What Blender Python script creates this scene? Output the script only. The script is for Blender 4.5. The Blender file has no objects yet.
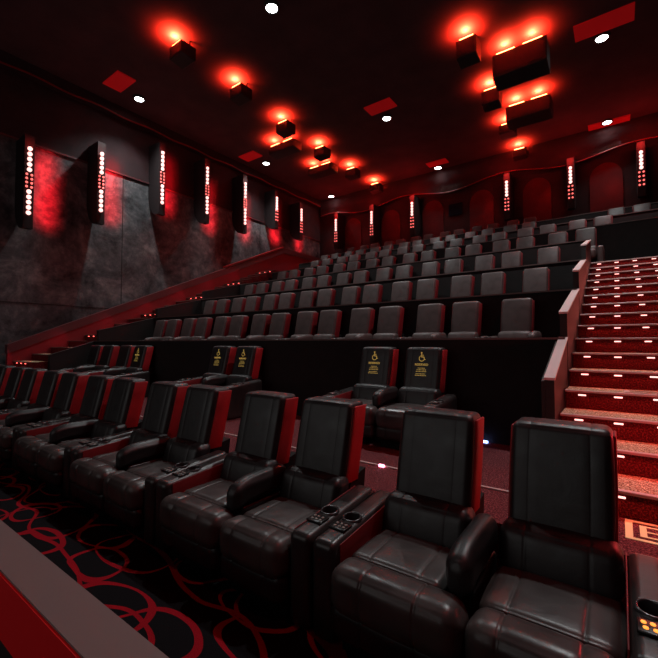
import bpy, bmesh, math, random
from mathutils import Vector, Matrix
random.seed(7)
scn = bpy.context.scene
C = scn.collection
PI = math.pi

# ------------------------------------------------------------------ view
scn.view_settings.view_transform = 'Standard'
scn.view_settings.look = 'None'
scn.view_settings.exposure = 0.0
scn.view_settings.gamma = 1.0

F_PX, HY, H_CAM = 398.0, 343.0, 1.78
PHI = math.atan(F_PX / 544.0)
cam_d = bpy.data.cameras.new('camera')
cam = bpy.data.objects.new('camera', cam_d); C.objects.link(cam)
cam_d.sensor_width = 36.0
cam_d.lens = 36.0 * F_PX / 658.0
pitch = math.atan((HY - 329.0) / F_PX)
cam.location = (0, 0, H_CAM)
cam.rotation_euler = (PI / 2 + pitch, 0, PHI)
cam_d.clip_end = 100
scn.camera = cam
world = bpy.data.worlds.new('world'); scn.world = world
world.use_nodes = True
world.node_tree.nodes['Background'].inputs[0].default_value = (0.02, 0.004, 0.004, 1)
world.node_tree.nodes['Background'].inputs[1].default_value = 0.3

# ------------------------------------------------------------------ materials
def mat(name, col, rough=0.5, emit=None, estr=0.0, metal=0.0, spec=0.5):
    m = bpy.data.materials.new(name); m.use_nodes = True
    b = m.node_tree.nodes['Principled BSDF']
    b.inputs['Base Color'].default_value = (*col, 1)
    b.inputs['Roughness'].default_value = rough
    b.inputs['Metallic'].default_value = metal
    b.inputs['Specular IOR Level'].default_value = spec
    if emit:
        b.inputs['Emission Color'].default_value = (*emit, 1)
        b.inputs['Emission Strength'].default_value = estr
    return m

class NT:
    def __init__(s, m):
        s.t = m.node_tree; s.b = s.t.nodes['Principled BSDF']
    def n(s, typ, **kw):
        o = s.t.nodes.new(typ)
        for k, v in kw.items():
            if k.startswith('i_'): o.inputs[k[2:].replace('_', ' ')].default_value = v
            else: setattr(o, k, v)
        return o
    def l(s, a, b): s.t.links.new(a, b)
    def math(s, op, a, b=None, clamp=False):
        o = s.t.nodes.new('ShaderNodeMath'); o.operation = op; o.use_clamp = clamp
        for i, v in enumerate((a, b)):
            if v is None: continue
            if isinstance(v, (int, float)): o.inputs[i].default_value = v
            else: s.l(v, o.inputs[i])
        return o.outputs[0]
    def ramp(s, fac, stops):
        r = s.t.nodes.new('ShaderNodeValToRGB'); s.l(fac, r.inputs[0])
        e = r.color_ramp.elements
        while len(e) < len(stops): e.new(0.5)
        for q, (p, c) in zip(e, stops): q.position = p; q.color = (*c, 1)
        return r.outputs[0]
    def coord(s, kind='Object', scale=(1, 1, 1), rot=0.0):
        c = s.t.nodes.new('ShaderNodeTexCoord'); mp = s.t.nodes.new('ShaderNodeMapping')
        s.l(c.outputs[kind], mp.inputs[0]); mp.inputs['Scale'].default_value = scale
        mp.inputs['Rotation'].default_value = (0, 0, rot)
        return mp.outputs[0]
    def bump(s, h, strength=0.3, dist=0.01):
        b = s.t.nodes.new('ShaderNodeBump'); b.inputs['Strength'].default_value = strength
        b.inputs['Distance'].default_value = dist
        s.l(h, b.inputs['Height']); s.l(b.outputs[0], s.b.inputs['Normal'])

def leather(name, c1, c2, rough):
    m = mat(name, c1, rough); t = NT(m)
    v = t.coord('Object')
    n1 = t.n('ShaderNodeTexNoise', i_Scale=5.0, i_Detail=3.0, i_Distortion=0.5); t.l(v, n1.inputs[0])
    n2 = t.n('ShaderNodeTexVoronoi', i_Scale=140.0); t.l(v, n2.inputs[0])
    t.l(t.ramp(n1.outputs[0], [(0.3, c1), (0.72, c2)]), t.b.inputs['Base Color'])
    t.l(t.math('ADD', t.math('MULTIPLY', n1.outputs[0], 0.3), rough - 0.14), t.b.inputs['Roughness'])
    hgt = t.math('ADD', t.math('MULTIPLY', n1.outputs[0], 1.0), t.math('MULTIPLY', n2.outputs[0], 0.06))
    t.bump(hgt, 0.28, 0.012)
    return m

M = {}
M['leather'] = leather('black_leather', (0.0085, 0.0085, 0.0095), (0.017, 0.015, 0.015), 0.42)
M['leather_seat'] = leather('sheen_seat_leather', (0.040, 0.036, 0.035), (0.074, 0.064, 0.060), 0.35)  # black leather lightened to carry the overhead sheen on seat tops
M['far_leather'] = leather('toplit_leather', (0.048, 0.034, 0.033), (0.084, 0.060, 0.057), 0.48)  # same leather lightened to carry the top light on the raised rows
M['leather_console'] = leather('console_leather', (0.017, 0.016, 0.016), (0.030, 0.026, 0.025), 0.34)
M['far_dark'] = mat('far_dark_leather', (0.02, 0.016, 0.016), 0.5)
M['red_vinyl'] = leather('red_vinyl', (0.30, 0.002, 0.006), (0.38, 0.004, 0.010), 0.6)
M['console_red'] = leather('console_red', (0.16, 0.004, 0.007), (0.22, 0.006, 0.010), 0.6)
M['far_red'] = mat('dark_red_vinyl', (0.17, 0.004, 0.008), 0.6)
M['black'] = mat('black_board', (0.006, 0.005, 0.005), 0.7)
M['black_base'] = mat('black_base', (0.006, 0.006, 0.006), 0.75, spec=0.2)
M['rim'] = mat('cup_rim', (0.03, 0.03, 0.032), 0.25)
M['well'] = mat('cup_well', (0.003, 0.003, 0.003), 0.5)
M['panel'] = mat('control_panel', (0.008, 0.008, 0.008), 0.3)
M['button'] = mat('button', (0.35, 0.33, 0.3), 0.4)
M['button_lit'] = mat('button_lit', (0.8, 0.3, 0.05), 0.4, (1.0, 0.32, 0.05), 1.6)
M['print'] = mat('gold_print', (0.62, 0.43, 0.10), 0.6, (0.62, 0.42, 0.10), 0.42)  # weak emission lifts the gold print, which is no lamp
M['ledge'] = mat('ledge_cap', (0.10, 0.06, 0.055), 0.55)
M['cap'] = mat('divider_cap', (0.58, 0.46, 0.45), 0.6)
M['nosing'] = mat('nosing', (0.55, 0.40, 0.38), 0.4)
M['led'] = mat('step_led', (1, 0.7, 0.7), 0.5, (1.0, 0.46, 0.42), 2.2)
M['led_red'] = mat('step_led_red', (1, 0.2, 0.2), 0.5, (1.0, 0.12, 0.10), 5.0)
M['bulb'] = mat('bulb', (1, 0.8, 0.8), 0.5, (1.0, 0.46, 0.42), 2.2)
M['bulb_red'] = mat('bulb_red', (1, 0.3, 0.3), 0.5, (1.0, 0.16, 0.14), 1.5)
M['fin'] = mat('fin_dark', (0.010, 0.004, 0.005), 0.7)
M['glow'] = mat('glow_tube', (1, 0.4, 0.2), 0.5, (1.0, 0.33, 0.10), 14.0)
M['lamp'] = mat('lamp_disc', (1, 1, 1), 0.5, (0.95, 1.0, 1.0), 22.0)
M['lampring'] = mat('lamp_ring', (0.05, 0.05, 0.05), 0.4)
M['speaker'] = mat('speaker_box', (0.012, 0.006, 0.006), 0.6)
M['grille'] = mat('speaker_grille', (0.006, 0.004, 0.004), 0.8)
M['vent'] = mat('red_ceiling_panel', (0.5, 0.004, 0.006), 0.6, (1.0, 0.008, 0.012), 0.10)  # faint emission makes the painted panels look lit
M['trim_red'] = mat('red_trim', (0.22, 0.004, 0.005), 0.5)
M['half_red'] = mat('half_wall_red', (0.88, 0.004, 0.009), 0.5)
M['half_cap'] = mat('half_wall_cap', (0.21, 0.17, 0.163), 0.55)
M['parapet_cap'] = mat('parapet_cap', (0.085, 0.022, 0.025), 0.5)
M['parapet'] = mat('parapet_red', (0.20, 0.010, 0.018), 0.55)
M['divider'] = mat('divider_red', (0.035, 0.003, 0.005), 0.6)
M['mark'] = mat('floor_marking', (0.75, 0.62, 0.30), 0.6, (0.8, 0.6, 0.25), 0.10)
M['blue'] = mat('blue_led', (0.3, 0.4, 1), 0.5, (0.25, 0.4, 1.0), 9.0)
M['pink'] = mat('pink_led', (1, 0.4, 0.6), 0.5, (1.0, 0.25, 0.4), 5.0)
M['glass'] = mat('booth_glass', (0.01, 0.012, 0.02), 0.08)
M['screen'] = mat('screen_white', (0.5, 0.5, 0.5), 0.8)

def m_concrete():
    m = mat('concrete', (0.1, 0.1, 0.1), 0.85); t = NT(m)
    v = t.coord('Object')
    n = t.n('ShaderNodeTexNoise', i_Scale=0.75, i_Detail=9.0, i_Roughness=0.68, i_Distortion=0.5); t.l(v, n.inputs[0])
    n2 = t.n('ShaderNodeTexNoise', i_Scale=4.0, i_Detail=6.0, i_Roughness=0.7); t.l(v, n2.inputs[0])
    f = t.math('ADD', t.math('MULTIPLY', n.outputs[0], 0.7), t.math('MULTIPLY', n2.outputs[0], 0.3))
    t.l(t.ramp(f, [(0.38, (0.014, 0.015, 0.018)), (0.5, (0.085, 0.088, 0.094)), (0.64, (0.25, 0.25, 0.255))]), t.b.inputs['Base Color'])
    t.bump(f, 0.3, 0.03)
    return m
M['concrete'] = m_concrete()

def m_fabric(name, c1, c2, scale=2.0):
    m = mat(name, c1, 0.9); t = NT(m)
    n = t.n('ShaderNodeTexNoise', i_Scale=scale, i_Detail=6.0); t.l(t.coord('Object'), n.inputs[0])
    t.l(t.ramp(n.outputs[0], [(0.35, c1), (0.7, c2)]), t.b.inputs['Base Color'])
    return m
M['upper'] = m_fabric('upper_wall_fabric', (0.020, 0.007, 0.009), (0.034, 0.011, 0.013))
M['ceiling'] = m_fabric('ceiling_black', (0.055, 0.022, 0.026), (0.080, 0.034, 0.038), 1.3)
M['backwall'] = m_fabric('back_wall_fabric', (0.022, 0.005, 0.006), (0.034, 0.008, 0.009))
M['arch'] = m_fabric('red_wash_arch', (0.075, 0.003, 0.004), (0.11, 0.004, 0.005))  # red light wash between the fins, put into the colour
M['riserwall'] = m_fabric('black_riser', (0.005, 0.0035, 0.0035), (0.010, 0.006, 0.006), 6)

def m_swirl():
    # black carpet with long looping red ribbons
    m = mat('swirl_carpet', (0.008, 0.008, 0.009), 0.95, spec=0.1); t = NT(m)
    total = None
    for (sx, sy, rot, sc, rad, wid, off) in ((1.0, 1.6, 0.5, 1.25, 0.36, 0.026, 0.0), (1.0, 1.25, -0.7, 1.1, 0.40, 0.024, 3.7)):
        v = t.coord('Object', (sx, sy, 1), rot)
        w = t.n('ShaderNodeTexNoise', i_Scale=0.9, i_Detail=1.0); t.l(v, w.inputs[0])
        ad = t.n('ShaderNodeVectorMath', operation='ADD'); t.l(v, ad.inputs[0]); ad.inputs[1].default_value = (off, off * 1.3, 0)
        ad2 = t.n('ShaderNodeVectorMath', operation='MULTIPLY_ADD'); t.l(w.outputs['Color'], ad2.inputs[0])
        ad2.inputs[1].default_value = (0.6, 0.6, 0); t.l(ad.outputs[0], ad2.inputs[2])
        vo = t.n('ShaderNodeTexVoronoi', i_Scale=sc, i_Randomness=0.7); vo.voronoi_dimensions = '2D'
        t.l(ad2.outputs[0], vo.inputs['Vector'])
        d = t.math('ABSOLUTE', t.math('SUBTRACT', vo.outputs['Distance'], rad))
        wn = t.n('ShaderNodeTexNoise', i_Scale=1.6, i_Detail=0.0); t.l(ad.outputs[0], wn.inputs[0])
        ww = t.math('MULTIPLY', t.math('POWER', wn.outputs[0], 1.4), wid * 2.8)
        k = t.math('GREATER_THAN', ww, d)
        total = k if total is None else t.math('MAXIMUM', total, k)
    for (rot, freq, amp, wid, sc) in ((0.12, 2.0, 0.55, 0.040, 1.5), ):
        v = t.coord('Object', (1, 1, 1), rot)
        w = t.n('ShaderNodeTexNoise', i_Scale=sc, i_Detail=0.0); t.l(v, w.inputs[0])
        sp = t.n('ShaderNodeSeparateXYZ'); t.l(v, sp.inputs[0])
        f = t.math('FRACT', t.math('ADD', t.math('MULTIPLY', sp.outputs[1], freq), t.math('MULTIPLY', w.outputs[0], amp * 2)))
        k = t.math('LESS_THAN', t.math('ABSOLUTE', t.math('SUBTRACT', f, 0.5)), wid)
        total = t.math('MAXIMUM', total, k)
    g = t.n('ShaderNodeTexNoise', i_Scale=160.0, i_Detail=2.0); t.l(t.coord('Object'), g.inputs[0])
    dark = t.ramp(g.outputs[0], [(0.35, (0.004, 0.004, 0.005)), (0.7, (0.014, 0.013, 0.015))])
    red = t.ramp(g.outputs[0], [(0.3, (0.22, 0.004, 0.010)), (0.7, (0.46, 0.010, 0.022))])
    mx = t.n('ShaderNodeMix', data_type='RGBA'); t.l(total, mx.inputs[0]); t.l(dark, mx.inputs[6]); t.l(red, mx.inputs[7])
    t.l(mx.outputs[2], t.b.inputs['Base Color'])
    return m
M['swirl'] = m_swirl()

def m_speckle(name, a, b, c, scale):
    m = mat(name, a, 0.95, spec=0.1); t = NT(m)
    g = t.n('ShaderNodeTexNoise', i_Scale=scale, i_Detail=2.0, i_Roughness=0.8); t.l(t.coord('Object'), g.inputs[0])
    t.l(t.ramp(g.outputs[0], [(0.40, a), (0.52, b), (0.66, c)]), t.b.inputs['Base Color'])
    t.bump(g.outputs[0], 0.6, 0.02)
    return m
M['tread'] = m_speckle('tread_carpet', (0.10, 0.015, 0.015), (0.55, 0.33, 0.20), (0.95, 0.85, 0.60), 75)
M['riser'] = m_speckle('riser_carpet', (0.045, 0.004, 0.005), (0.10, 0.008, 0.010), (0.22, 0.03, 0.03), 70)
M['aisle'] = m_speckle('aisle_carpet', (0.05, 0.010, 0.013), (0.13, 0.028, 0.033), (0.30, 0.10, 0.10), 70)

# ------------------------------------------------------------------ geometry helpers
def bm_mesh(name, bm, mats, smooth=False):
    me = bpy.data.meshes.new(name); bm.normal_update(); bm.to_mesh(me); bm.free()
    for m in (mats if isinstance(mats, (list, tuple)) else [mats]): me.materials.append(m)
    if smooth:
        for p in me.polygons: p.use_smooth = True
    return me

def box(bm, x0, x1, y0, y1, z0, z1, mi=0):
    vs = [bm.verts.new(p) for p in ((x0, y0, z0), (x1, y0, z0), (x1, y1, z0), (x0, y1, z0), (x0, y0, z1), (x1, y0, z1), (x1, y1, z1), (x0, y1, z1))]
    fs = []
    for q in ((3, 2, 1, 0), (4, 5, 6, 7), (0, 1, 5, 4), (1, 2, 6, 5), (2, 3, 7, 6), (3, 0, 4, 7)):
        f = bm.faces.new([vs[i] for i in q]); f.material_index = mi; fs.append(f)
    return vs, fs

def prism_x(bm, prof, x0, x1, mi=0):
    # profile list of (y, z), extruded along x
    a = [bm.verts.new((x0, y, z)) for y, z in prof]; b = [bm.verts.new((x1, y, z)) for y, z in prof]
    n = len(prof)
    fs = [bm.faces.new(a[::-1]), bm.faces.new(b)]
    for i in range(n):
        fs.append(bm.faces.new([a[i], a[(i + 1) % n], b[(i + 1) % n], b[i]]))
    for f in fs: f.material_index = mi
    bmesh.ops.recalc_face_normals(bm, faces=fs)
    return fs

def rbox(bm, sx, sy, sz, r, cen=(0, 0, 0), seams=(), groove=0.006, gw=0.008, fine=8, fn=None, puff=0.0, mi=0, rs=3):
    # rounded padded box, with stitched grooves that run round it at the x values in seams
    hs = (sx / 2, sy / 2, sz / 2); r = min(r, *hs) * 0.999
    axes = []
    for i, h in enumerate(hs):
        v = set()
        for k in range(rs + 1): v.add(round(-h + r * k / rs, 5)); v.add(round(h - r * k / rs, 5))
        for k in range(fine + 1): v.add(round(-(h - r) + 2 * (h - r) * k / fine, 5))
        if i == 0:
            for s in seams:
                for d in (-1.8, -0.9, 0, 0.9, 1.8): v.add(round(s + d * gw, 5))
        v = sorted(v); w = [v[0]]
        for q in v[1:]:
            if q - w[-1] > 0.0025: w.append(q)
        w[-1] = h; w[0] = -h
        axes.append(w)
    cache = {}
    def vert(p):
        k = tuple(round(c, 5) for c in p)
        if k in cache: return cache[k]
        P = Vector(p)
        inner = Vector([max(-(h - r), min(h - r, c)) for c, h in zip(P, hs)])
        d = P - inner
        n = d.normalized() if d.length > 1e-9 else Vector((0, 0, 1))
        q = inner + n * r
        g = 0.0
        for s in seams: g += math.exp(-((P.x - s) / gw) ** 2)
        q -= n * groove * min(g, 1)
        if puff:
            u = [1 - (c / h) ** 2 for c, h in zip(P, hs)]
            q += n * puff * (1 if abs(n.x) > .9 else max(u[0], 0)) * (1 if abs(n.y) > .7 else max(u[1], 0)) * (1 if abs(n.z) > .7 else max(u[2], 0))
        q += Vector(cen)
        if fn: q = Vector(fn(q))
        cache[k] = bm.verts.new(q)
        return cache[k]
    for ax in range(3):
        a, b = [(1, 2), (2, 0), (0, 1)][ax]
        for sgn in (-1, 1):
            A, B = axes[a], axes[b]
            for i in range(len(A) - 1):
                for j in range(len(B) - 1):
                    pts = []
                    for (u, w) in ((A[i], B[j]), (A[i + 1], B[j]), (A[i + 1], B[j + 1]), (A[i], B[j + 1])):
                        p = [0, 0, 0]; p[ax] = sgn * hs[ax]; p[a] = u; p[b] = w; pts.append(vert(p))
                    if sgn < 0: pts.reverse()
                    try:
                        f = bm.faces.new(pts); f.material_index = mi
                    except ValueError: pass

def cyl(bm, cen, r, h, n=24, r2=None, mi=0, axis='z'):
    r2 = r if r2 is None else r2
    def P(c, s, k):
        if axis == 'z': return (cen[0] + c, cen[1] + s, cen[2] + k)
        return (cen[0] + c, cen[1] + k, cen[2] + s)
    a = [bm.verts.new(P(r * math.cos(2 * PI * i / n), r * math.sin(2 * PI * i / n), 0)) for i in range(n)]
    b = [bm.verts.new(P(r2 * math.cos(2 * PI * i / n), r2 * math.sin(2 * PI * i / n), h)) for i in range(n)]
    fs = [bm.faces.new(a[::-1]), bm.faces.new(b)]
    for i in range(n): fs.append(bm.faces.new([a[i], a[(i + 1) % n], b[(i + 1) % n], b[i]]))
    for f in fs: f.material_index = mi
    bmesh.ops.recalc_face_normals(bm, faces=fs)

def lathe(bm, prof, cen, n=28, mi=0):
    rings = [[bm.verts.new((cen[0] + r * math.cos(2 * PI * i / n), cen[1] + r * math.sin(2 * PI * i / n), cen[2] + z)) for i in range(n)] for r, z in prof]
    fs = []
    for a, b in zip(rings[:-1], rings[1:]):
        for i in range(n): fs.append(bm.faces.new([a[i], a[(i + 1) % n], b[(i + 1) % n], b[i]]))
    for f in fs: f.material_index = mi
    return fs

def link(name, me, parent=None, loc=(0, 0, 0), label=None):
    o = bpy.data.objects.new(name, me); C.objects.link(o); o.location = loc
    if parent: o.parent = parent
    if label: o['label'] = label
    return o
def tag(o, label, cat, group=None, kind=None):
    if label: o['label'] = label
    if cat: o['category'] = cat
    if group: o['group'] = group
    if kind: o['kind'] = kind
    return o
def empty(name, loc, label, cat, group=None, rz=0.0):
    o = bpy.data.objects.new(name, None); C.objects.link(o); o.location = loc; o.rotation_euler = (0, 0, rz)
    o.empty_display_size = 0.1
    return tag(o, label, cat, group)
def struct(name, bm, mats, smooth=False):
    o = link(name, bm_mesh(name, bm, mats, smooth)); o['kind'] = 'structure'; return o
def dup(o, parent):
    c = o.copy(); C.objects.link(c); c.parent = parent; return c

ORD = ['zeroth', 'first', 'second', 'third', 'fourth', 'fifth', 'sixth', 'seventh', 'eighth', 'ninth', 'tenth', 'eleventh', 'twelfth', 'thirteenth', 'fourteenth', 'fifteenth', 'sixteenth', 'seventeenth', 'eighteenth', 'nineteenth']

# ------------------------------------------------------------------ levels
XL, XR, YB, ZC = -15.5, 1.4, 20.2, 10.8          # left wall, right wall, back wall, ceiling
Z_B = 0.43                                        # cross aisle level
RISE, RUN = 0.82, 1.95
Y_FRONT = [5.75 + RUN * k for k in range(7)]      # front faces of the seven raised rows
Z_ROW = [1.25 + RISE * k - (0, 0, 0, 0, .03, .12, .20)[k] for k in range(7)]
XSL, XSR = -13.2, -0.55                           # block of seats between the two stairs
ROW_X1 = [XSR, XSR, XSR, XSR, XR, XR, XR]         # right end of each platform

# ------------------------------------------------------------------ room shell
bm = bmesh.new(); box(bm, XL - .2, XR + .2, -7.2, 3.3, -0.2, 0.0); struct('floor', bm, M['swirl'])
bm = bmesh.new(); box(bm, XSL, XR + .2, 3.2, 5.8, 0.003, Z_B); box(bm, XL - .2, XSL, 2.4, 5.8, 0.003, Z_B); struct('floor_cross_aisle', bm, M['aisle'])
bm = bmesh.new(); box(bm, XL - .2, XR + .2, -7.2, YB + .2, ZC, ZC + 0.2); struct('ceiling', bm, M['ceiling'])
bm = bmesh.new(); box(bm, XL - .2, XL, -7.2, YB + .2, 0, 8.31); struct('wall_left', bm, M['concrete'])
bm = bmesh.new(); box(bm, XL - .2, XL + 0.02, -7.2, YB, 8.31, ZC); struct('wall_left_upper', bm, M['upper'])
bm = bmesh.new(); box(bm, XR, XR + .2, -7.2, YB + .2, 0, ZC); struct('wall_right', bm, M['upper'])
bm = bmesh.new(); box(bm, XL - .2, XR + .2, YB, YB + .2, 0, ZC); struct('wall_back', bm, M['backwall'])
bm = bmesh.new(); box(bm, XL - .2, XR + .2, -7.4, -7.2, 0, ZC); struct('wall_screen', bm, M['black'])
# joint lines of the concrete
bm = bmesh.new(); box(bm, XL, XL + .012, -7, YB, 3.06, 3.085); box(bm, XL, XL + .012, 7.6, 7.62, 3.1, 8.3); box(bm, XL, XL + .012, 14.9, 14.92, 3.1, 8.3)
struct('trim_concrete_joint', bm, M['black'])
bm = bmesh.new(); box(bm, XL + .02, XL + .06, -7, YB, 8.28, 8.34); struct('trim_left_ledge', bm, M['parapet_cap'])

def wave_tube(pts, r, n=6):
    bm = bmesh.new(); prev = None
    for i, p in enumerate(pts):
        t = (Vector(pts[min(i + 1, len(pts) - 1)]) - Vector(pts[max(i - 1, 0)])).normalized()
        s = t.cross(Vector((0, 0, 1))).normalized(); u = s.cross(t)
        ring = [bm.verts.new(Vector(p) + s * r * math.cos(2 * PI * k / n) + u * r * math.sin(2 * PI * k / n)) for k in range(n)]
        if prev:
            for k in range(n): bm.faces.new([prev[k], prev[(k + 1) % n], ring[(k + 1) % n], ring[k]])
        prev = ring
    return bm
# soffit round the top of the walls, with a wavy lower edge
def soffit_z(s): return 9.68 + 0.17 * math.sin(s * 2 * PI / 5.1 + 0.6)
bm = bmesh.new(); N = 90; prev = None
for i in range(N + 1):
    x = XL + .3 + (XR - XL - .3) * i / N; z = soffit_z(x)
    cur = [bm.verts.new((x, YB - .32, ZC - .004)), bm.verts.new((x, YB - .32, z)), bm.verts.new((x, YB - .02, z + .05))]
    if prev:
        for k in range(2): bm.faces.new([prev[k], prev[k + 1], cur[k + 1], cur[k]])
    prev = cur
struct('trim_soffit_back', bm, M['backwall'], True)
bm = wave_tube([(XL + .3 + (XR - XL - .3) * i / N, YB - .34, soffit_z(XL + .3 + (XR - XL - .3) * i / N)) for i in range(N + 1)], .025)
struct('trim_lit_wave_back', bm, M['trim_red'], True)  # red tube stands in for the red-lit lower edge of the soffit
bm = bmesh.new(); box(bm, XL + .02, XL + .32, -7, YB - .32, 10.42, ZC - .004); struct('trim_soffit_left', bm, M['upper'])
bm = wave_tube([(XL + .335, -6 + 25.8 * i / N, 10.42 + .03 * math.sin(i * .9)) for i in range(N + 1)], .03)
struct('trim_wave_left', bm, M['trim_red'], True)
# arch-shaped plates coloured as the red light wash between the fins
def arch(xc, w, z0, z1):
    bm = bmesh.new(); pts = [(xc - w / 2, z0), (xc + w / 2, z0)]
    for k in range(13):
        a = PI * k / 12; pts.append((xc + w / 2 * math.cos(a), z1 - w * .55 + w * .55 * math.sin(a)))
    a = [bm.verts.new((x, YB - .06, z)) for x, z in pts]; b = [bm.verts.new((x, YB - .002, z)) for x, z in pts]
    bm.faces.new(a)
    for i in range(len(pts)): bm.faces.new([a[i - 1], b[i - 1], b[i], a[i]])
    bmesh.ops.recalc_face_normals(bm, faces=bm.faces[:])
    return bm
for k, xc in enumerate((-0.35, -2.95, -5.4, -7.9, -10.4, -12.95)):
    o = link('wall_wash_arch', bm_mesh('arch', arch(xc, 1.15, 6.4, 9.35), M['arch']))
    tag(o, 'arch of painted red light on the back wall, %s from the right' % ORD[k + 1], 'wall panel', 'red light arches on the back wall')
# projection booth window
bm = bmesh.new(); box(bm, -7.05, -6.35, YB - .05, YB - .001, 8.35, 8.95); struct('window_1', bm, M['glass'])

# half wall in the foreground
bm = bmesh.new(); box(bm, XL, XR, .525, .655, 0, .891, 0); struct('wall_front_half', bm, M['black'])
bm = bmesh.new(); box(bm, XL, XR, .520, .660, .892, .90); struct('trim_half_wall_cap', bm, M['half_cap'])
bm = bmesh.new(); box(bm, XL, XR, .512, .524, .66, .8915); struct('trim_half_wall_band', bm, M['half_red'])

# stepped rows: platform, front wall, ledge cap
for k in range(7):
    z, y0, x1 = Z_ROW[k], Y_FRONT[k], ROW_X1[k]
    y1 = Y_FRONT[k + 1] + .0 if k < 6 else YB
    bm = bmesh.new(); box(bm, XSL, x1, y0, y1, 0.0 if k == 0 else z - 1.2, z); struct('floor_row_%d' % (k + 1), bm, M['riserwall'])
    bm = bmesh.new(); box(bm, XSL, x1, y0 - .07, y0 - .002, (Z_B if k == 0 else Z_ROW[k - 1]) + .001, z + .575); struct('wall_row_front_%d' % (k + 1), bm, M['riserwall'])
    bm = bmesh.new(); box(bm, XSL, x1, y0 - .09, y0 + .02, z + .575, z + .60); struct('trim_row_ledge_%d' % (k + 1), bm, M['ledge'])
# left upper landing beside rows six and seven
bm = bmesh.new(); box(bm, XL, XSL - .005, 14.42, YB, 0, 5.285); struct('floor_left_landing', bm, M['riserwall'])
# top landing of right stairs
bm = bmesh.new(); box(bm, XSR + .02, XR, 11.66, 13.38, 2.4, Z_ROW[3] - .03); struct('floor_stair_landing', bm, M['aisle'])
# dividers beside the stairs, saw-tooth profile with pale sloping caps
def divider(x0, x1, cap, side):
    for k in range(4):
        yt = Y_FRONT[k]; zt = Z_ROW[k] + .60
        ys = yt - 1.25 if k == 0 else yt - RUN + .06
        zs = zt - .42 if k == 0 else zt - .50
        zb = Z_B if k == 0 else Z_ROW[k - 1] - .8
        bm = bmesh.new(); prism_x(bm, [(ys, zb), (yt, zb), (yt, zt - .02), (ys, zs - .02)], x0, x1)
        bm.normal_update()
        for f in bm.faces: f.material_index = 1 if side == 'right' and f.normal.x > .5 else 0
        struct('wall_divider_%s_%d' % (side, k + 1), bm, [M['black'], M['divider']])
        bm = bmesh.new(); prism_x(bm, [(ys - .01, zs - .019), (yt + .01, zt - .019), (yt + .01, zt + .006), (ys - .01, zs + .006)], x0 - .01, x1 + .01)
        struct('trim_divider_cap_%s_%d' % (side, k + 1), bm, cap)
divider(-.615, -.535, M['cap'], 'right')
divider(-13.34, -13.2, M['black'], 'left')
# black inner cheek so that the side toward the seats stays dark
bm = bmesh.new()
prism_x(bm, [(4.5, Z_B), (5.66, Z_B), (5.66, 1.80), (4.5, 1.40)], -.65, -.617); struct('trim_divider_cheek', bm, M['black'])

# sloping red parapet by the left wall
XP = -14.7
bm = bmesh.new(); prism_x(bm, [(3.92, Z_B), (YB, Z_B), (YB, 6.68), (15.9, 6.68), (3.92, 1.48)], XP - .16, XP); struct('wall_parapet_left', bm, M['parapet'])
bm = bmesh.new(); prism_x(bm, [(3.90, 1.46), (15.9, 6.66), (YB, 6.66), (YB, 6.93), (15.85, 6.93), (3.90, 1.73)], XP - .2, XP + .06); struct('trim_parapet_cap', bm, M['parapet_cap'])
bm = bmesh.new(); prism_x(bm, [(12.0, 5.29), (15.86, 6.95), (15.86, 7.0), (12.0, 5.36)], XP - .2, XP + .08); struct('trim_parapet_upper', bm, M['trim_red'])
# metal edge across the cross aisle with a small lamp
bm = bmesh.new(); box(bm, XSL, XSR, 3.88, 3.91, Z_B + .001, Z_B + .014); struct('trim_aisle_edge', bm, M['nosing'])

# ------------------------------------------------------------------ stairs
def stairs(name, x0, x1, n, leds, ledmat, label, nosmat, ys=3.87, every=1):
    root = empty(name, ((x0 + x1) / 2, ys, Z_B), label, 'staircase')
    cx = (x0 + x1) / 2; hw = (x1 - x0) / 2
    d = 0.4875; r = 0.2025
    bm = bmesh.new(); vs, fs = box(bm, -hw, hw, 0, d + .1, 0.001, r)
    for f in fs: f.material_index = 1 if f.normal.z > .5 else 0
    bm.normal_update()
    for f in bm.faces: f.material_index = 1 if f.normal.z > .5 else 0
    step = bm_mesh('step', bm, [M['riser'], M['tread']])
    bm = bmesh.new(); prism_x(bm, [(-.022, r - .018), (.03, r - .004), (.03, r + .005), (-.018, r + .005), (-.022, r)], -hw, hw)
    nos = bm_mesh('nosing', bm, nosmat)
    bm = bmesh.new(); rbox(bm, .076, .012, .016, .004, fine=1, rs=1); led = bm_mesh('step_light', bm, ledmat, True)
    for k in range(n):
        s = link('step', step, root, (0, k * d, k * r))
        link('nosing', nos, s)
        for x in (leds if every == 1 or k % every == every - 1 else ()): link('step_light', led, s, (x - cx, -.010, r - .047))
    return root
stairs('staircase', XSR + .025, XR - .15, 16, (-.36, -.03, .30, .63, .96), M['led'], 'carpeted stairs on the right with rows of lit lamps under each edge', M['nosing'])
stairs('staircase', XP + .02, XSL - .16, 24, (-14.35, -14.0, -13.65), M['led_red'], 'dark stairs climbing along the left wall behind the red parapet', M['ledge'], 2.6, 4)

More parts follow.
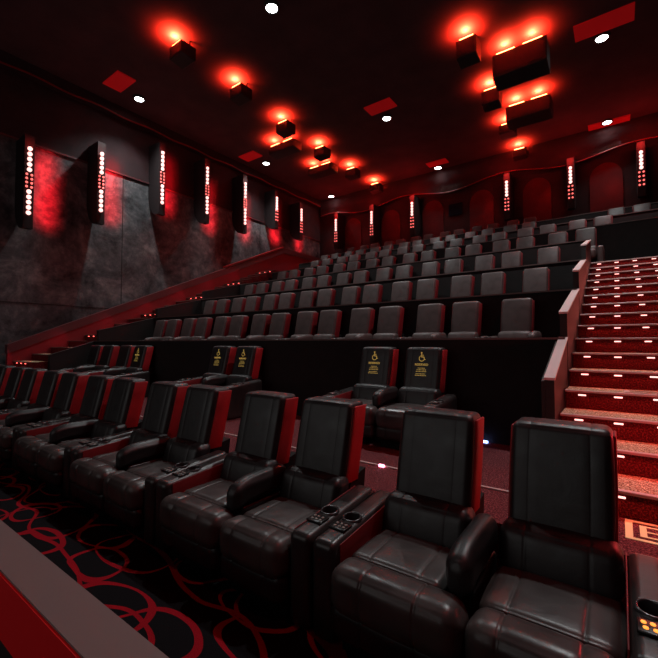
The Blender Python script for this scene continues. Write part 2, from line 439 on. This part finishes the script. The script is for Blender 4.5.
# nested rectangle marking on the floor at the foot of the stairs
bm = bmesh.new()
def frame(x0, x1, y0, y1, w, wl):
    z0, z1 = Z_B + .001, Z_B + .004
    box(bm, x0, x0 + wl, y0, y1, z0, z1); box(bm, x1 - wl, x1, y0, y1, z0, z1)
    box(bm, x0 + wl, x1 - wl, y0, y0 + w, z0, z1); box(bm, x0 + wl, x1 - wl, y1 - w, y1, z0, z1)
frame(0.0, .62, 3.48, 3.845, .035, .045)
frame(.085, .535, 3.56, 3.77, .02, .04)
box(bm, .125, .495, 3.655, 3.672, Z_B + .001, Z_B + .004)
tag(link('floor_marking', bm_mesh('floor_marking', bm, M['mark'])), 'pale yellow nested rectangle marking on the floor at the foot of the stairs', 'floor marking')
bm = bmesh.new(); x0, y0, zt = 0.02, 5.42, Z_B + .2025 * 4
for (a, b, c, d) in ((0, .05, 0, .2), (.35, .4, 0, .2), (.05, .35, 0, .02), (.05, .35, .18, .2)):
    box(bm, x0 + a, x0 + b, y0 + c, y0 + d, zt + .001, zt + .008)
tag(link('row_marker', bm_mesh('row_marker', bm, M['nosing'])), 'pale framed row marker lying on the fourth stair tread', 'row marker')

# ------------------------------------------------------------------ recliner meshes
def slope_back(q):   # back slab leans backwards with height
    return (q.x, q.y + (q.z - .70) * .235, q.z)
def build_seat_meshes(pre, fine, rs, lm, ls, rm):
    D = {}
    def fin(n, bm, m): D[n] = bm_mesh(pre + n, bm, m, True)
    sm = (-.155, .155) if fine > 3 else ()
    for c, wx, xx in (('R', .606, 0.0), ('L', .744, .069)):
        # the front roll reaches the middle of the pair, where it meets its neighbour
        bm = bmesh.new()
        rbox(bm, .58, .52, .15, .05, (0, .02, .43), sm, fine=fine, rs=rs, puff=.018)
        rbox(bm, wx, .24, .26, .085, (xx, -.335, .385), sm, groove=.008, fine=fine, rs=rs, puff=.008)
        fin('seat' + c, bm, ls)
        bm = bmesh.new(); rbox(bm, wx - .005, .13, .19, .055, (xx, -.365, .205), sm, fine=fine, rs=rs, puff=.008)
        fin('footrest' + c, bm, lm)
    bm = bmesh.new()
    rbox(bm, .585, .20, .26, .06, (0, .29, .595), sm, groove=.004, fine=fine, rs=rs, puff=.010, fn=lambda q: (q.x, q.y + (q.z - .6) * .28, q.z))
    fin('lumbar_cushion', bm, lm)
    bm = bmesh.new()
    def bk(q):
        q = Vector(q); w = 1.0 + .015 * math.sin((q.z - .66) / .65 * PI)
        return slope_back(Vector((q.x * w, q.y, q.z)))
    rbox(bm, .522, .235, .635, .045, (0, .43, .968), (-.155, .155) if fine > 3 else (), groove=.0025, gw=.006, fine=fine, rs=rs, puff=.006, fn=bk)
    fin('backrest', bm, lm)
    # red gusset on each flank of the back
    for s in (-1, 1):
        bm = bmesh.new()
        rbox(bm, .018, .178, .60, .008, (s * .2665, .4585, .953), fine=4, rs=1, fn=lambda q: slope_back(Vector((q.x + s * .004 * math.sin((q.z - .66) / .65 * PI), q.y, q.z))))
        fin('side_panel' + ('L' if s < 0 else 'R'), bm, rm)
    bm = bmesh.new()
    prism_x(bm, [(-.33, .0), (.52, 0), (.60, .30), (.66, .72), (.44, .68), (.34, .34), (-.33, .30)], -.272, .272)
    D['base'] = bm_mesh(pre + 'base', bm, M['black_base'])
    # centre armrest on the right of the left-hand chair of a pair
    bm = bmesh.new()
    def armf(q):
        y = (q.y + .25) / .58
        return (q.x, q.y, q.z - .04 * max(0, .25 - y) / .25 + .015 * y)
    rbox(bm, .140, .60, .20, .06, (.374, .05, .605), fine=fine, rs=rs, puff=.008, fn=armf)
    rbox(bm, .125, .50, .50, .03, (.374, .08, .257), fine=max(2, fine // 2), rs=rs)
    fin('armrest', bm, lm)
    # console with cup holder; s = +1 right of the seat, -1 left of it
    for s, c in ((1, 'R'), (-1, 'L')):
        X = s * .397
        bm = bmesh.new()
        def conf(q):
            k = max(0, (q.z - .15) / .45)
            y = (q.y + .37) / .84
            return (q.x, q.y, q.z + k * (.075 * y) + (.0))
        rbox(bm, .170, .84, .585, .05, (X, .05, .2930), fine=fine, rs=rs, fn=conf)
        me = bm_mesh(pre + 'console' + c, bm, M['leather_console'] if fine > 3 else lm, True)
        if fine > 3:
            tmp = bpy.data.objects.new('tmp', me); C.objects.link(tmp)
            cb = bmesh.new(); cyl(cb, (X, -.03, .545), .052, .2, 32)
            cut = bpy.data.objects.new('cut', bm_mesh('cut', cb, M['well'])); C.objects.link(cut)
            md = tmp.modifiers.new('b', 'BOOLEAN'); md.operation = 'DIFFERENCE'; md.object = cut; md.solver = 'EXACT'
            dg = bpy.context.evaluated_depsgraph_get(); dg.update()
            me2 = bpy.data.meshes.new_from_object(tmp.evaluated_get(dg))
            me2.name = pre + 'console' + c
            bpy.data.objects.remove(tmp); bpy.data.objects.remove(cut); me = me2
        D['console' + c] = me
        bm = bmesh.new()
        rbox(bm, .008, .74, .20, .003, (s * .3085, .07, .465), fine=3, rs=1, fn=lambda q: (q.x, q.y, q.z + .07 * (q.y + .37) / .84 * max(0, (q.z - .35) / .2)))
        fin('console_panel' + c, bm, M['console_red'])
        zt = .585 + .075 * (.34 / .84)
        tl = lambda q: (q[0], q[1], q[2] + (q[1] + .03) * .086)
        bm = bmesh.new()
        fs = lathe(bm, [(.050, -.07), (.051, .0), (.052, .008), (.058, .011), (.066, .006), (.069, -.004)], (X, -.03, zt))
        for v in bm.verts: v.co = Vector(tl(v.co))
        fin('cup_holder' + c, bm, M['rim'])
        bm = bmesh.new(); zp = .585 + .075 * (.20 / .84)
        rbox(bm, .12, .10, .014, .005, (X, -.165, zp + .004), fine=2, rs=1, mi=0)
        for i, (bx, by) in enumerate(((-.036, .018), (-.005, .02), (.03, .018), (-.03, -.02), (.004, -.02), (.034, -.02))):
            cyl(bm, (X + bx, -.165 + by, zp + .010), .010, .005, 10, mi=1)
        fin('control_panel' + c, bm, [M['panel'], M['button']])
    return D
NEAR = build_seat_meshes('', 8, 4, M['leather'], M['leather_seat'], M['red_vinyl'])
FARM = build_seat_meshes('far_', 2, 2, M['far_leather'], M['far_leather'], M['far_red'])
lit_panel = NEAR['control_panelR'].copy(); lit_panel.materials[1] = M['button_lit']

def recliner(loc, kind, label, group, near=True, detail=3, sx=1.0, parts=None):
    # kind 'R': console on its right; kind 'L': console on its left and the pair's centre armrest on its right
    D = NEAR if near else FARM
    t = empty('recliner_chair', loc, label, 'chair', group); t.scale = (sx, 1, 1)
    b = link('backrest', D['backrest'], t)
    link('side_panel', D['side_panelL'], b, label='red vinyl side panel'); link('side_panel', D['side_panelR'], b, label='red vinyl side panel')
    s = 'R' if kind == 'R' else 'L'
    link('lumbar_cushion', D['lumbar_cushion'], t); link('seat', D['seat' + s], t)
    if detail > 2: link('footrest', D['footrest' + s], t)
    link('base', D['base'], t)
    if kind == 'L': link('armrest', D['armrest'], t)
    c = link('console', D['console' + s], t)
    if detail > 1:
        link('side_panel', D['console_panel' + s], c, label='red vinyl side panel')
        link('cup_holder', D['cup_holder' + s], c)
    if detail > 2: link('control_panel', D['control_panel' + s], c)
    return t

# ---- front row
n = 0
for j in range(7):
    for kind, xo in (('R', -.307), ('L', -1.073)):
        n += 1
        lab = ('black leather recliner with glowing orange console buttons at the right end of the front row' if n == 1 else
               'black leather recliner with red sides, %s from the right in the front row' % ORD[n])
        r = recliner((xo - 1.745 * j, 2.3, 0.0), kind, lab, 'front row recliners')
        if n == 1:
            for o in r.children_recursive:
                if o.name.startswith('control_panel'):
                    o.data = lit_panel; o['label'] = 'control panel with glowing orange buttons'

# ---- reserved seats on the cross aisle
def text_mesh(s, size):
    cu = bpy.data.curves.new('t', 'FONT'); cu.body = s; cu.size = size; cu.align_x = 'CENTER'; cu.extrude = .001
    o = bpy.data.objects.new('t', cu); C.objects.link(o)
    dg = bpy.context.evaluated_depsgraph_get(); dg.update()
    me = bpy.data.meshes.new_from_object(o.evaluated_get(dg)); bpy.data.objects.remove(o)
    return me
def on_back(bm, name):
    for v in bm.verts:
        x, up, out = v.co.x, v.co.y, v.co.z
        v.co = slope_back(Vector((x, .306 - out * 2 - .004, 1.03 + up * .88)))
        v.co.x = x * .88
    return bm_mesh(name, bm, M['print'])
def reserved_print():
    bm = bmesh.new(); bm.from_mesh(text_mesh('RESERVED', .050)); word = on_back(bm, 'reserved_lettering')
    bm = bmesh.new()
    def seg(p, q, w):
        p, q = Vector(p), Vector(q); d = (q - p).normalized(); nn = Vector((-d.y, d.x)) * w / 2; d = d * w * .4
        bm.faces.new([bm.verts.new((*v, .001)) for v in (p - d - nn, q + d - nn, q + d + nn, p - d + nn)])
    def disc(c, r):
        bm.faces.new([bm.verts.new((c[0] + r * math.cos(2 * PI * i / 14), c[1] + r * math.sin(2 * PI * i / 14), .001)) for i in range(14)])
    disc((-.012, .205), .013)
    seg((-.010, .190), (-.004, .140), .012); seg((-.006, .166), (.026, .166), .008)
    seg((-.004, .138), (.032, .138), .012); seg((.032, .138), (.046, .096), .012); seg((.046, .096), (.058, .100), .010)
    pr = None
    for i in range(19):
        a = math.radians(115 + 235 * i / 18); p = (-.002 + .044 * math.cos(a), .115 + .044 * math.sin(a))
        if pr: seg(pr, p, .009)
        pr = p
    sym = on_back(bm, 'wheelchair_symbol')
    bm = bmesh.new()
    # small print below, too fine to read
    rnd = random.Random(3)
    for y, w, h in ((-.045, .11, .010), (-.072, .15, .011), (-.098, .17, .010), (-.135, .17, .010), (-.160, .19, .010)):
        x = -w / 2
        while x < w / 2:
            l = rnd.uniform(.010, .024); bm.faces.new([bm.verts.new((x + a, y + b, .001)) for a, b in ((0, 0), (l, 0), (l, h), (0, h))]); x += l + .008
    return word, sym, on_back(bm, 'small_print')
RES = reserved_print()
Bx = [(-2.28, 'R', 1), (-3.046, 'L', 1), (-6.01, 'R', 1), (-6.776, 'L', 1), (-9.98, 'R', 1), (-10.746, 'L', 0), (-11.72, 'R', 0), (-12.486, 'L', 0)]
for i, (x, kind, rs_) in enumerate(Bx):
    if rs_: lab = ('recliner with gold wheelchair symbol, %s from the right in the reserved row behind front row' % ORD[i + 1])
    else: lab = 'plain recliner without symbol, %s from the right in the row behind the front row' % ORD[i + 1]
    r = recliner((x, 4.95, Z_B), kind, lab, 'recliners on the cross aisle')
    if rs_:
        b = [o for o in r.children if o.name.startswith('backrest')][0]
        link('reserved_lettering', RES[0], b, label='gold lettering reading reserved'); link('wheelchair_symbol', RES[1], b, label='gold wheelchair symbol'); link('small_print', RES[2], b, label='lines of tiny gold print')

# ---- the raised rows
for k in range(7):
    xs = []
    if k in (0, 1, 2, 3):
        if k == 3: xs.append((-.72, 'R'))
        xs.append((-1.408, 'L'))
    if k == 4: xs += [(-.36, 'R'), (-1.049, 'L')]
    if k == 5: xs += [(.68, 'R'), (-.02, 'L')]
    shift = (0, 0, 0, 0, .36, -.53, -.80)[k]
    for j in range(7):
        for x, kd in ((-2.27 - 1.55 * j, 'R'), (-2.959 - 1.55 * j, 'L')):
            if x + shift > -12.85: xs.append((x + shift, kd))
    rowname = ORD[k + 1] + (' row' if k else ' row')
    for i, (x, kind) in enumerate(xs):
        lab = 'dark leather recliner, %s from the right in the %s raised row behind ledges' % (ORD[i + 1], ORD[k + 1])
        recliner((x, Y_FRONT[k] + 1.10, Z_ROW[k]), kind, lab, '%s raised row of recliners' % ORD[k + 1], near=False, detail=2 if k == 0 else 1, sx=.888)

# ------------------------------------------------------------------ light fins on the walls
def light(name, typ, loc, energy, col, rot=(0, 0, 0), **kw):
    d = bpy.data.lights.new(name, typ); d.energy = energy; d.color = col
    for k, v in kw.items(): setattr(d, k, v)
    o = bpy.data.objects.new(name, d); C.objects.link(o); o.location = loc; o.rotation_euler = rot
    return o
RED = (1.0, 0.035, 0.03)
bm = bmesh.new(); bmesh.ops.create_uvsphere(bm, u_segments=10, v_segments=8, radius=.066); bulb_big = bm_mesh('bulb', bm, M['bulb'], True)
bm = bmesh.new(); bmesh.ops.create_uvsphere(bm, u_segments=8, v_segments=6, radius=.036); bulb_small = bm_mesh('small_bulb', bm, M['bulb_red'], True)
def fin_fixture(loc, rz, z0, z1, three, label, group, depth=.75):
    # local frame: wall plane is y = 0, room is toward -y
    t = empty('wall_light', (loc[0], loc[1], z0), label, 'wall light', group, rz)
    h = z1 - z0
    # fin body: upright board with a curved lower end
    prof = [(0, h + .35), (-depth, h + .35), (-depth, -.40)]
    for i in range(1, 9):
        a = PI / 2 * i / 8; prof.append((-depth + depth * (.15 + .85 * math.sin(a)), -.40 + (.40 + h * .25) * (1 - math.cos(a))))
    bm = bmesh.new(); prism_x(bm, prof, -.13, .13); link('fin', bm_mesh('fin', bm, M['fin']), t)
    y = -depth - .015
    if three:
        for i in range(5): link('bulb', bulb_big, t, (0, y, h - .08 - i * .165)); link('bulb', bulb_big, t, (0, y, .08 + i * .165))
        zs = [h * .5 + (i - 1.5) * .135 * h / 2.28 for i in range(4)]
    else:
        for i in range(5): link('bulb', bulb_big, t, (0, y, h - .08 - i * .15))
        zs = [.06 + i * .165 for i in range(4)]
    for z in zs:
        for x in (-.065, .065): link('bulb', bulb_small, t, (x, y, z))
    return t
LW = [(4.57, 5.94, 8.23, 1), (6.8, 6.63, 8.92, 1), (9.24, 7.62, 9.92, 1), (11.5, 7.8, 10.07, 1), (13.84, 7.86, 10.1, 1), (16.18, 8.64, 10.05, 0), (18.33, 8.46, 9.96, 0)]
dp = .80
for i, (y, z0, z1, three) in enumerate(LW):
    # strip stands dp in front of the wall: pull it along its own sight line
    k = (XL + dp) / XL
    yy = y * k; za, zb = H_CAM + (z0 - H_CAM) * k, H_CAM + (z1 - H_CAM) * k
    fin_fixture((XL + .0, yy), PI / 2, za, zb, three, 'dark wall fin with glowing bulb strip, %s from the left on the left wall' % ORD[i + 1], 'light fins on the left wall', dp)
    light('fin_glow', 'AREA', (XL + .62, yy + .72, (za + zb) / 2 + (.1 if i < 3 else -.35)), 24, (1.0, .012, .022), rot=(0, PI / 2, 0), shape='RECTANGLE', size=2.3, size_y=.30, spread=math.radians(84))
    light('fin_uplight', 'POINT', (XL + dp + .2, yy, zb + .1), 3, RED, shadow_soft_size=.1)
BWX = [(.83), (-1.62), (-4.24), (-9.11), (-11.67), (-14.24)]
for i, x in enumerate(BWX):
    k = (YB - dp) / YB
    xx = x * k; za, zb = H_CAM + (8.09 - H_CAM) * k, H_CAM + (9.56 - H_CAM) * k
    if xx > XR - .3: xx = XR - .3
    fin_fixture((xx, YB), 0, za, zb, 0, 'dark wall fin with glowing bulb strip, %s from the right on the back wall' % ORD[i + 1], 'light fins on the back wall', dp)
    light('fin_uplight', 'POINT', (xx, YB - dp - .25, zb + .30), 30, RED, shadow_soft_size=.1)
    light('fin_glow', 'SPOT', (xx - .9 if i else xx - .9, YB - .55, 9.3), 45, RED, rot=(math.radians(12), 0, 0), spot_size=math.radians(60), spot_blend=1, shadow_soft_size=.1)

# ------------------------------------------------------------------ ceiling fixtures
def downlight(x, y, label, e):
    t = empty('ceiling_downlight', (x, y, ZC - .06), label, 'downlight', 'white ceiling downlights')
    bm = bmesh.new(); lathe(bm, [(.15, .0), (.17, -.02), (.20, -.02), (.21, .0), (.21, .06), (.15, .06)], (0, 0, 0)); link('trim_ring', bm_mesh('trim_ring', bm, M['lampring'], True), t)
    bm = bmesh.new(); cyl(bm, (0, 0, .0), .15, .02, 28); link('lens', bm_mesh('lens', bm, M['lamp']), t)
    light('downlight_beam', 'SPOT', (x, y, ZC - .10), e, (0.95, 1.0, 1.0), spot_size=math.radians(115), spot_blend=.9, shadow_soft_size=.15)
LBL = {7.45: 'front', 13.95: 'middle', 19.5: 'rear'}
for y in (7.45, 13.95, 19.5):
    for x, side, e in ((-.25, 'right', 900), (-7.35, 'centre', 750), (-14.1, 'left', 560)):
        if y > 19: e *= .10
        elif y < 8: e *= 1.5
        downlight(x, y, 'bright white round ceiling downlight, %s column, %s row' % (side, LBL[y]), e)

def speaker(x, y, w, d, h, label, gap=.22, e=120, tilt=0, rz=0):
    z1 = ZC - gap
    t = empty('ceiling_speaker', (x, y, z1 - h), label, 'speaker', 'boxes hung from the ceiling with red light behind', rz)
    bm = bmesh.new()
    prism_x(bm, [(-d / 2, h * .12), (d / 2 - .05, 0), (d / 2, .05), (d / 2, h), (-d / 2, h)], -w / 2, w / 2)
    bmesh.ops.bevel(bm, geom=bm.edges[:], offset=.015, segments=1, affect='EDGES')
    b = link('cabinet', bm_mesh('cabinet', bm, M['speaker']), t)
    bm = bmesh.new(); box(bm, -w / 2 + .05, w / 2 - .05, -d / 2 - .012, -d / 2 - .002, h * .2, h - .06); link('grille', bm_mesh('grille', bm, M['grille']), t)
    for sx_ in (-1, 1):
        bm = bmesh.new(); box(bm, sx_ * w * .3 - .02, sx_ * w * .3 + .02, .08, .12, h, h + gap - .002)
        link('bracket', bm_mesh('bracket', bm, M['speaker']), t)
    # glowing tube lamps on top of the cabinet
    nl = 2 if w > 1.1 else 1
    for q in range(nl):
        xo = (q - (nl - 1) / 2) * w / 2
        bm = bmesh.new(); rbox(bm, w / nl * .7, .05, .04, .018, (xo, -d * .5 + .05, h + .022), fine=1, rs=2); link('glow_lamp', bm_mesh('glow_lamp', bm, M['glow'], True), t, label='glowing red lamp')
        light('speaker_glow', 'SPOT', (x + xo, y - d * .5 - .02, z1 + .085), e / nl * 5.0, (1.0, .036, .013), rot=(PI, 0, 0), spot_size=math.radians(172), spot_blend=.3, shadow_soft_size=.05)
SP = [6.79, 9.12, 11.71, 14.22, 16.89, 19.29]
SQ = [0, 0, 11.61, 14.46, 17.15, 19.7]
k_ = ['nearest', 'second', 'third', 'fourth', 'fifth', 'farthest']
for i, y in enumerate(SP):
    speaker((-10.39, -10.47, -10.73, -10.79, -10.86, -10.83)[i], y, .62, .5, .42, 'small black ceiling box haloed in red, %s in the left column' % k_[i], gap=.2, e=170)
    if i >= 2:
        speaker((0, 0, -3.42, -3.48, -3.52, -3.54)[i], SQ[i], .58, .5, (0, 0, .60, .55, .42, .35)[i], 'small black ceiling box haloed in red, %s in the right column' % k_[i], gap=.2, e=170)
for i, y in enumerate((12.95, 15.75)):
    speaker(-11.9, y, 1.45, .6, .38, 'wide black ceiling box haloed in red, %s of the two on the left' % ('nearer', 'farther')[i], gap=.2, e=260)
    speaker((-2.26, -2.55)[i], y + (.3 if i else 0), 1.48, .7, (.80, .62)[i], 'wide black ceiling box haloed in red, %s of the two on the right' % ('nearer', 'farther')[i], gap=.2, e=300)

PAN = [(-13.75, 6.55, 1.05, .62, 'left front'), (-14.2, 13.0, 1.0, .62, 'left middle'), (-.2, 13.35, 1.4, .7, 'right middle'), (-.2, 19.7, 1.4, .6, 'right rear'), (-7.2, 13.15, 1.1, .62, 'centre middle'), (-7.2, 19.0, 1.0, .5, 'centre rear')]
for x, y, w, d, s in PAN:
    bm = bmesh.new(); box(bm, x - w / 2, x + w / 2, y - d / 2, y + d / 2, ZC - .05, ZC - .004)
    tag(link('ceiling_panel', bm_mesh('ceiling_panel', bm, M['vent'])), 'flat red ceiling panel beside the %s downlight' % s, 'ceiling panel', 'red ceiling panels')

# small floor lamps on the cross aisle
for x, y, m, lab in ((-1.5, 5.62, M['blue'], 'tiny blue floor lamp at the foot of the black wall right of reserved pair'), (-10.3, 4.15, M['blue'], 'tiny blue floor lamp before the left group of recliners'), (-2.12, 3.865, M['pink'], 'tiny pink lamp on the metal edge behind the front row')):
    bm = bmesh.new(); rbox(bm, .07, .03, .03, .01, (x, y, Z_B + .018), fine=1, rs=2)
    tag(link('floor_lamp', bm_mesh('floor_lamp', bm, m, True)), lab, 'floor lamp')
light('blue_glow', 'POINT', (-10.3, 4.0, Z_B + .12), 1.5, (.2, .15, 1.0), shadow_soft_size=.03)

# ------------------------------------------------------------------ lights
# red lamps under the stair edges
for k in range(16):
    y, z = 3.87 + .4875 * k, Z_B + .2025 * (k + 1)
    light('stair_wash', 'AREA', (.35, y - .05, z - .035), 1.7, (1.0, .15, .11), rot=(math.radians(-28), 0, 0), shape='RECTANGLE', size=1.5, size_y=.03)
for k in range(0, 24, 3):
    y, z = 2.6 + .4875 * k, Z_B + .2025 * (k + 1)
    light('left_stair_wash', 'AREA', (-14.0, y - .05, z + .25), 1.3, (1.0, .03, .08), rot=(math.radians(-60), 0, 0), shape='RECTANGLE', size=1.0, size_y=.1)
light('aisle_red_fill', 'POINT', (.78, 3.8, 1.35), 34, (1, .04, .05), shadow_soft_size=.15)  # added red fill over the aisle and end console, without a fixture
# added soft fill from the front, in place of an unseen screen
light('front_fill', 'AREA', (-7.0, -6.9, 4.5), 120, (1.0, .96, .94), rot=(math.radians(90), 0, 0), shape='RECTANGLE', size=13, size_y=5.5)

# added red fill from the right, for fins that are not modelled
for y, e in ((1.2, 150), (5.0, 150), (9.5, 150), (14.5, 120)):
    light('right_red_fill', 'SPOT', (XR - .25, y, 7.6), e, (1.0, .03, .03), rot=(math.radians(0), math.radians(44), 0), spot_size=math.radians(120), spot_blend=1, shadow_soft_size=.3)
